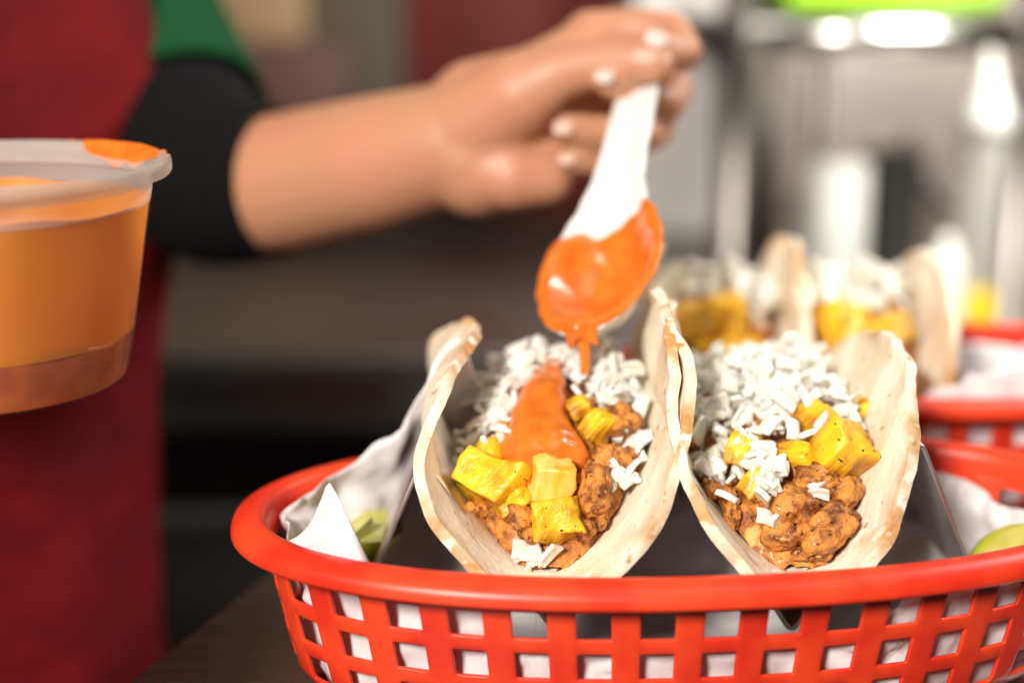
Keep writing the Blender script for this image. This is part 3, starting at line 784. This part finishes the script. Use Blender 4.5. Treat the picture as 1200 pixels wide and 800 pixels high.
M['cup_film'] = mat('sauce_film', (0.95, 0.34, 0.015), 0.35,  noise_col=(0.86, 0.27, 0.010), noise_scale=0.5, lo=0.35, hi=0.7, aniso=(1, 1, 0.4), detail=6)
thin_mix(M['cup_film'], 0.4); thin_mix(M['paper'], 0.22)
def pool(u, v):
    th = u * 2 * math.pi
    if v < 0.5: r = 4.14 + (4.52 - 4.14) * (v / 0.5); z = 0.17 + 1.75 * v / 0.5 + 0.5 * (v / .5) * nz(math.cos(th) * 1.5, math.sin(th) * 1.5, 2)
    else: r = 4.49 * (1 - (v - 0.5) / 0.5); z = 1.92 + 0.5 * nz(math.cos(th) * 1.5, math.sin(th) * 1.5, 2) * (r / 4.6)
    return Vector(c0) + Vector((r * math.cos(th), r * math.sin(th), z))
obj('sauce', grid(pool, 72, 22, True), M['cup_sauce'], cup)
def film(u, v):
    th = u * 2 * math.pi
    z = 1.6 + (4.05 + 0.3 * nz(math.cos(th) * 2, math.sin(th) * 2, 4)) * v
    if z > 6.1: z = 6.1
    r = lin(z, [(1.6, 4.53), (4.0, 4.95), (5.9, 5.3), (6.2, 5.34)]) - 0.05
    return Vector(c0) + Vector((r * math.cos(th), r * math.sin(th), z))
o = obj('sauce_film', grid(film, 96, 24, True), M['cup_film'], cup)
def smear(u, v):
    lobe = max(0.02, math.sin(u * math.pi)) ** 0.45
    th = R_(26) + R_(46) * u + R_(5) * nz(v * 3, u * 2, 4)
    prof_ = [(5.3, 5.9), (5.3, 6.25), (5.46, 6.52), (5.7, 6.72), (5.80, 6.88), (5.92, 6.84), (5.97, 6.6)]
    vv = 0.62 + (v - 0.62) * lobe * (0.85 + 0.35 * nz(u * 5, 1.5, 7))
    i = min(6, max(0, vv * 6)); r = lin(i, [(n_, a) for n_, (a, b) in enumerate(prof_)]); z = lin(i, [(n_, b) for n_, (a, b) in enumerate(prof_)])
    e = max(0, 1 - abs(2 * v - 1) ** 3) * lobe
    bump_ = -0.03 + (0.14 + 0.10 * nz(u * 6, v * 5, 2)) * e
    return Vector(c0) + Vector(((r - bump_ * 0.7) * math.cos(th), (r - bump_ * 0.7) * math.sin(th), z + bump_ * 0.7))
o = obj('sauce_smear', grid(smear, 30, 20), M['sauce'], cup); mod(o, 'SMOOTH', factor=0.5, iterations=6)

rd = random.Random(4)
for k in range(9):
    th = R_(12) + R_(70) * rd.random(); rr = rd.uniform(0.05, 0.12); q_ = Vector(c0) + Vector((5.86 * math.cos(th), 5.86 * math.sin(th), 6.84))
    obj('sauce_drop', lathe(q_, [(0.001, rr * 0.6), (rr * 0.6, rr * 0.45), (rr, 0), (rr * 0.6, -rr * 0.3)], 10), M['sauce'], cup)

# ================================================================== PERSON
M['skin'] = mat('skin', (0.54, 0.27, 0.155), 0.45, sss=0.2, sssr=(1, 0.35, 0.18), sssc=0.35, noise_col=(0.57, 0.255, 0.155), noise_scale=0.22, lo=0.35, hi=0.7, detail=6, bump=0.15, bump_scale=3, bump_dist=0.04)
M['nail'] = mat('pale_nail', (0.66, 0.42, 0.33), 0.42)
M['nailw'] = mat('white_nail', (0.66, 0.56, 0.50), 0.45)
M['apron'] = mat('red_cloth', (0.15, 0.006, 0.008), 0.8, noise_col=(0.12, 0.005, 0.007), noise_scale=0.3, spec=0.15, bump=0.6, bump_scale=0.35, bump_dist=0.6)
M['shirt'] = mat('green_cloth', (0.006, 0.055, 0.018), 0.85, spec=0.15, bump=0.6, bump_scale=0.35, bump_dist=0.6)
M['sleeve'] = mat('black_cloth', (0.005, 0.005, 0.0055), 0.9, spec=0.15, bump=0.6, bump_scale=0.35, bump_dist=0.6)
per = thing('person', (-30, 74, -90), 'person in red apron and green shirt holding a spoon over the taco', 'person')
def capsule(a, b, ra, rb, n=20):
    V = []; F = []; a = Vector(a); b = Vector(b); d = b - a
    L_ = max(d.length, 1e-4); d = d / L_
    pr = [(ra * math.sin(t), -ra * math.cos(t)) for t in [math.pi / 2 * i / 5 for i in range(1, 6)]]
    pr += [(rb * math.cos(t), L_ + rb * math.sin(t)) for t in [math.pi / 2 * i / 5 for i in range(0, 5)]]
    V, F = lathe(a, pr, n, d)
    o = len(V); V = list(V) + [a - d * ra, b + d * (L_ * 0 + rb)]
    m_ = len(pr)
    for i in range(n):
        j = (i + 1) % n
        F.append((o, j * m_, i * m_)); F.append((o + 1, i * m_ + m_ - 1, j * m_ + m_ - 1))
    return V, F
def chain(js):
    return merge(*[capsule(p, q, r0, r1) for (p, r0), (q, r1) in zip(js, js[1:])])
J = lambda px, py, D, r: (at(px, py, D), r)
elbow = J(262, 222, 67.6, 3.3)
sh = (Vector((-26.0, 79.0, 44.0)), 4.2)
parts = [chain([sh, (at(165, 60, 74), 3.4), elbow]),
         chain([elbow, J(340, 214, 65.4, 3.2), J(440, 192, 62.6, 3.0), J(530, 168, 60.5, 2.6), J(570, 150, 60.0, 2.4)]),
         chain([J(560, 185, 60.0, 2.3), J(590, 195, 59.6, 1.8)])]
for my, mD in ((55, 60.0), (92, 60.8), (128, 61.0), (165, 60.6)):
    parts.append(chain([J(560, 130 + (my - 55) * 0.6, 60.2, 2.2), J(630, 100 + (my - 55) * 0.75, 60.2, 1.7), J(690, my, mD, 1.25)]))
parts.append(chain([J(505, 182, 61.0, 2.2), J(560, 194, 59.8, 1.85), J(600, 206, 59.2, 1.5), J(640, 209, 59.2, 1.15)]))                     # heel of the hand
parts.append(chain([J(505, 168, 60.9, 2.2), J(560, 145, 59.5, 2.15), J(610, 112, 58.2, 1.85), J(660, 84, 57.3, 1.2), J(712, 72, 56.4, 0.92), J(745, 73, 55.9, 0.84), J(768, 78, 55.6, 0.72)]))   # thumb
parts.append(chain([J(690, 44, 60.2, 1.15), J(745, 36, 59.9, 0.98), J(786, 40, 59.3, 0.92), J(801, 62, 57.8, 0.82), J(786, 62, 56.4, 0.68), J(772, 53, 55.7, 0.58)]))   # index
parts.append(chain([J(690, 92, 60.8, 1.2), J(750, 92, 60.8, 1.0), J(788, 104, 60.2, 0.9), J(782, 122, 58.9, 0.78), J(742, 108, 57.3, 0.72), J(714, 97, 56.0, 0.62)]))   # middle
parts.append(chain([J(690, 128, 61.0, 1.15), J(745, 135, 60.8, 0.95), J(768, 152, 60.0, 0.85), J(750, 160, 58.0, 0.78), J(710, 156, 57.0, 0.74), J(666, 152, 56.4, 0.66)]))   # ring finger
parts.append(chain([J(675, 165, 60.6, 1.05), J(720, 178, 60.2, 0.8), J(735, 190, 59.4, 0.7), J(718, 192, 58.0, 0.66), J(672, 188, 57.0, 0.58)]))   # little finger
# the other arm, holding the cup from its far left side
ch = Vector((cc.x - 5.2, cc.y, cc.z - 3.2))
parts.append(chain([(Vector((-49, 76, 42)), 5.0), (Vector((-53, 70, 20)), 4.4), (Vector((-50, 62, 12)), 3.7), (ch + Vector((-9, 8, 1.0)), 2.8), (ch + Vector((-3.2, 2.5, 0)), 2.5)]))
for fk, (dz, ln) in enumerate([(2.3, 0.95), (0.7, 1.0), (-0.9, 0.95), (-2.3, 0.8)]):
    js = []
    for q_ in range(5):
        th = R_(175) - R_(66) * q_ / 4 * ln; rr = 5.55 + (0.3 if dz > 0 else 0)
        js.append((Vector((cc.x + rr * math.cos(th), cc.y + rr * math.sin(th), cc.z - 3.3 + dz)), 0.95 - 0.09 * q_))
    parts.append(chain([(ch + Vector((-2.6, 1.5, dz * 0.6)), 1.4)] + js))
parts.append(chain([(ch + Vector((-2.6, 1.0, 0.5)), 1.7), (ch + Vector((-1.4, -2.0, 1.2)), 1.15), (Vector((cc.x - 4.6, cc.y - 3.6, cc.z - 1.6)), 0.9), (Vector((cc.x - 3.6, cc.y - 4.6, cc.z - 1.4)), 0.75)]))
# torso under the clothes
parts.append(chain([(Vector((-36, 70, -10)), 9.5), (Vector((-36, 71, 20)), 10), (Vector((-36, 74, 40)), 8.5), sh]))
parts.append(chain([(Vector((-36, 72, 44)), 6.0), (Vector((-36, 71, 58)), 5.5)]))
o = obj('body', merge(*parts), M['skin'], per)
mod(o, 'REMESH', mode='VOXEL', voxel_size=0.0020, use_smooth_shade=True)
mod(o, 'SMOOTH', factor=0.5, iterations=6)
def nail(px, py, D, w_, h_, rz, m_):
    c = at(px, py, D); nrm = (Vector((0, 0, ZC)) - c).normalized() + Vector((0, 0, 0.35)); nrm.normalize()
    ax = Vector((math.cos(rz), 0, math.sin(rz))); ax = (ax - nrm * ax.dot(nrm)).normalized(); bx_ = nrm.cross(ax)
    def fn(u, v):
        th = u * 2 * math.pi; r = v
        x = w_ * r * math.copysign(abs(math.cos(th)) ** 0.75, math.cos(th)); y = h_ * r * math.copysign(abs(math.sin(th)) ** 0.75, math.sin(th))
        return c + ax * x + bx_ * y + nrm * (0.04 - 0.45 * y * y - 0.12 * x * x)
    o = obj('fingernail', grid(fn, 24, 7, True), m_, per); mod(o, 'SOLIDIFY', thickness=0.0006)
nail(769, 46, 55.15, 0.44, 0.32, 2.8, M['nailw'])
nail(708, 91, 55.25, 0.36, 0.24, 2.9, M['nailw'])
nail(660, 150, 55.75, 0.40, 0.30, 3.1, M['nail'])
nail(664, 187, 56.42, 0.34, 0.24, 3.1, M['nail'])
nail(757, 66, 55.05, 0.45, 0.24, 3.0, M['nail'])
# clothing: shirt body, apron, green sleeve, black undersleeve
def torso(z, th, grow):
    rx = lin(z, [(-95, 15), (-40, 16.5), (-12, 16.5), (0, 16.8), (8, 18.0), (14, 18.6), (22, 17.0), (30, 15.5), (46, 14.5), (54, 8)]) + grow
    ry = lin(z, [(-95, 11), (-40, 12.0), (-5, 11.0), (20, 12.0), (40, 11.0), (54, 6)]) + grow
    fold = 0.55 * math.sin(th * 7 + 0.05 * z) + 0.9 * nz(math.cos(th) * 2, math.sin(th) * 2, z * 0.05)
    return Vector((-36.5 + (rx + fold) * math.cos(th), 69.0 + (ry + fold) * math.sin(th), z))
def shirt(u, v): return torso(-12 + 66 * v, u * 2 * math.pi, 0.0)
obj('shirt', grid(shirt, 72, 40, True), M['shirt'], per)
o = obj('undersleeve', tube([(-50, 76, 42), (-53.5, 70, 22), (-52, 63.5, 12.5), (-44, 58, 11.5)], [6.0, 5.3, 4.6, 3.9], 28, cap=False), M['sleeve'], per); mod(o, 'SUBSURF', levels=1, render_levels=1)
def apron(u, v):
    th = R_(160) + R_(250) * u
    return torso(-70 + (100 + 8 * math.sin(u * math.pi)) * v, th, 0.9 + 0.35 * math.sin(th * 7 + v * 3) * (1 - v * 0.3))
o = obj('apron', grid(apron, 90, 50), M['apron'], per); mod(o, 'SOLIDIFY', thickness=0.0025)
def trousers(sx):
    return tube([(-36.5 + sx * 7, 72, -12), (-36.5 + sx * 7.5, 72, -50), (-36.5 + sx * 7.5, 71, -88)], [7.5, 6.8, 6.0], 24)
M['denim'] = mat('dark_trousers', (0.03, 0.03, 0.035), 0.85)
obj('trousers', merge(trousers(-1), trousers(1)), M['denim'], per)
o = obj('undersleeve', tube([at(140, 30, 75), at(180, 120, 72.4), at(222, 190, 69.4), at(258, 214, 67.6), at(290, 215, 66.5), at(330, 214, 65.5)], [4.6, 4.6, 4.6, 4.3, 3.8, 3.5], 32, cap=False), M['sleeve'], per)
mod(o, 'SOLIDIFY', thickness=0.002, offset=-1); mod(o, 'SUBSURF', levels=1, render_levels=1)
o = obj('shirt_sleeve', tube([sh[0] + Vector((-2, 0, 3)), at(90, -90, 76.8), at(127, 0, 75.5), at(155, 62, 73.9), at(206, 160, 70.8)], [5.8, 5.8, 5.5, 5.35, 5.2], 32, cap=False), M['shirt'], per)
mod(o, 'SOLIDIFY', thickness=0.0025, offset=-1); mod(o, 'SUBSURF', levels=1, render_levels=1)

# ================================================================== BACKGROUND
ZB = -9.5
M['grey_panel'] = mat('pale_panel', (0.84, 0.82, 0.79), 0.4, noise_col=(0.78, 0.76, 0.73), noise_scale=0.05)
M['redwall'] = mat('red_panel', (0.22, 0.035, 0.025), 0.6, noise_col=(0.19, 0.03, 0.022), noise_scale=0.08)
M['tan'] = mat('tan_card', (0.50, 0.32, 0.18), 0.8); M['olive'] = mat('olive_card', (0.12, 0.10, 0.07), 0.8); M['mauve'] = mat('mauve_card', (0.17, 0.085, 0.07), 0.8)
M['black'] = mat('black_iron', (0.012, 0.012, 0.012), 0.4); M['bright'] = mat('bright_steel', (0.74, 0.73, 0.71), 0.25, 1.0)
M['green'] = mat('lime_tray', (0.30, 0.62, 0.01), 0.4); M['whitep'] = mat('white_plastic', (0.62, 0.62, 0.58), 0.4)
M['clear'] = clear_mat('clear_bottle', (0.90, 0.90, 0.84), 0.6); M['yellow'] = mat('yellow_oil', (0.70, 0.50, 0.02), 0.25)
M['dgrey'] = mat('dark_grey', (0.06, 0.058, 0.056), 0.45)
def X(px, D): return (px - 600) / FPX * D
def boxpx(x0, x1, y0, y1, D, depth, bev=0.4):
    a = at(x0, y0, D); b = at(x1, y1, D)
    return box(((a.x + b.x) / 2, (a.y + b.y) / 2 + depth / 2, (a.z + b.z) / 2), (abs(b.x - a.x), depth, abs(a.z - b.z)), bev=bev)
o = obj('red_panel', merge(box((X(612, 190), 188, 40), (30, 4, 100), bev=0.5)), M['redwall'], base=(X(612, 190), 188, ZB)); tag(o, 'dark red painted panel standing behind the hand', 'panel')
o = obj('fridge', box((X(800, 165) + 1, 178, 34), (14, 26, 87), bev=1.0), M['grey_panel'], base=(X(800, 165), 178, ZB)); tag(o, 'pale grey metal cabinet side behind the fingers', 'cabinet')
for (x0, x1, y0, y1, D, m_, nm, lab, cat) in [(225, 352, -60, 52, 170, 'tan', 'cardboard_box', 'tan cardboard box beside the green sleeve', 'box'),
        (262, 400, 54, 150, 172, 'mauve', 'carton', 'dull mauve carton under the tan box', 'carton'), (356, 470, -60, 150, 176, 'olive', 'storage_bin', 'dark olive storage bin left of the red panel', 'bin')]:
    a = at(x0, y0, D); b = at(x1, y1, D)
    zt = a.z; zb = b.z if nm != 'storage_bin' else b.z
    o = obj(nm, boxpx(x0, x1, y0, y1, D, 14, 0.5), M[m_], base=((a.x + b.x) / 2, a.y, zb)); tag(o, lab, cat)
# wall shelf that carries the boxes
sh_z = at(300, 150, 172).z
o = obj('wall_shelf', box((X(360, 178), 186, sh_z - 1.2), (60, 28, 2), bev=0.3), M['dgrey'], base=(X(360, 178), 186, sh_z)); tag(o, 'dark wall shelf carrying the boxes behind the forearm', 'shelf')

# steel rack on the back counter
rk = thing('steel_rack', (X(1020, 122), 122, ZB), 'blurred steel rack with upright posts and a thick round bar behind the tacos', 'rack')
def post(px, D, r, m_='bright'):
    p = at(px, 200, D); obj('post', tube([(p.x, p.y, ZB), (p.x, p.y, 60)], r, 20), M[m_], rk)
post(855, 122, 1.3); post(1192, 120, 0.9); post(893, 150, 2.3); post(955, 152, 1.1)
a = at(862, 42, 120); b = at(1185, 42, 120)
obj('bar', tube([(a.x, a.y, a.z), (b.x, b.y, b.z)], 1.55, 24), M['bright'], rk)
obj('shelf', box(((a.x + b.x) / 2, a.y + 20, a.z + 0.2), (abs(b.x - a.x) + 2, 40, 1.4), bev=0.2), M['dgrey'], rk)
c = at(1045, 4, 121)
o = obj('tray', box((c.x, c.y + 12, a.z + 3.3), (18.5, 26, 2.6), bev=0.6), M['green'], base=(c.x, c.y + 12, a.z + 2)); tag(o, 'lime green plastic tray on top of the steel rack', 'tray')
o = obj('splashback', box((X(1030, 170), 196, 5), (70, 2, 60)), mat('warm_tile', (0.40, 0.34, 0.30), 0.4, noise_col=(0.34, 0.29, 0.26), noise_scale=0.05), base=(X(1030, 170), 196, ZB)); tag(o, 'warm grey splashback behind the steel rack', 'splashback')

def standing(name, px, D, prof_, m_, label, cat, extra=None):
    p = at(px, 300, D); y = p.y; x = X(px, D)
    t = thing(name, (x, y, ZB), label, cat)
    obj('body', lathe((x, y, ZB), prof_, 32), M[m_], t)
    if extra:
        for nm, pr, mm in extra: obj(nm, lathe((x, y, ZB), pr, 32), M[mm], t)
    return t
standing('cooking_pot', 1038, 140, [(0, 0), (3.0, 0), (3.2, .3), (3.2, 13), (3.4, 13.2), (3.1, 13.3), (3.0, 12.5), (0, 12.0)], 'black', 'black pot on the back counter behind the tacos', 'pot')
standing('steel_canister', 976, 136, [(0, 0), (2.9, 0), (3.0, .3), (3.0, 12.5), (2.7, 13), (0, 13.0)], 'whitep', 'pale canister left of the black pot', 'canister')
standing('squeeze_bottle', 1142, 118, [(0, 0), (1.6, 0), (1.75, .3), (1.75, 17), (1.5, 17.8)], 'clear', 'tall clear bottle of yellow oil with white cone cap', 'bottle',
         [('oil', [(1.78, 0.3), (1.80, 0.35), (1.80, 4.6), (1.78, 4.65)], 'yellow'), ('cap', [(1.55, 17.2), (2.1, 17.4), (2.15, 18.6), (1.7, 19.6), (0.8, 21.6), (0.3, 24.0), (0, 24.1)], 'whitep')])
standing('white_bottle', 1108, 114, [(0, 0), (1.4, 0), (1.5, .3), (1.5, 7), (1.1, 8.2), (0.6, 8.8), (0.6, 9.6), (0, 9.7)], 'whitep', 'small white bottle left of the yellow oil bottle', 'bottle')
pa = at(1062, 160, 139); pb = at(1110, 250, 138)
lad = obj('ladle_handle', tube([pa, pa.lerp(pb, 0.5), pb, (pb.x - 2.2, pb.y + 1, 1.0)], [0.7, 0.6, 0.6, 0.5]), M['dgrey'], base=pb); tag(lad, 'dark handle of a ladle leaning in the black pot', 'ladle')
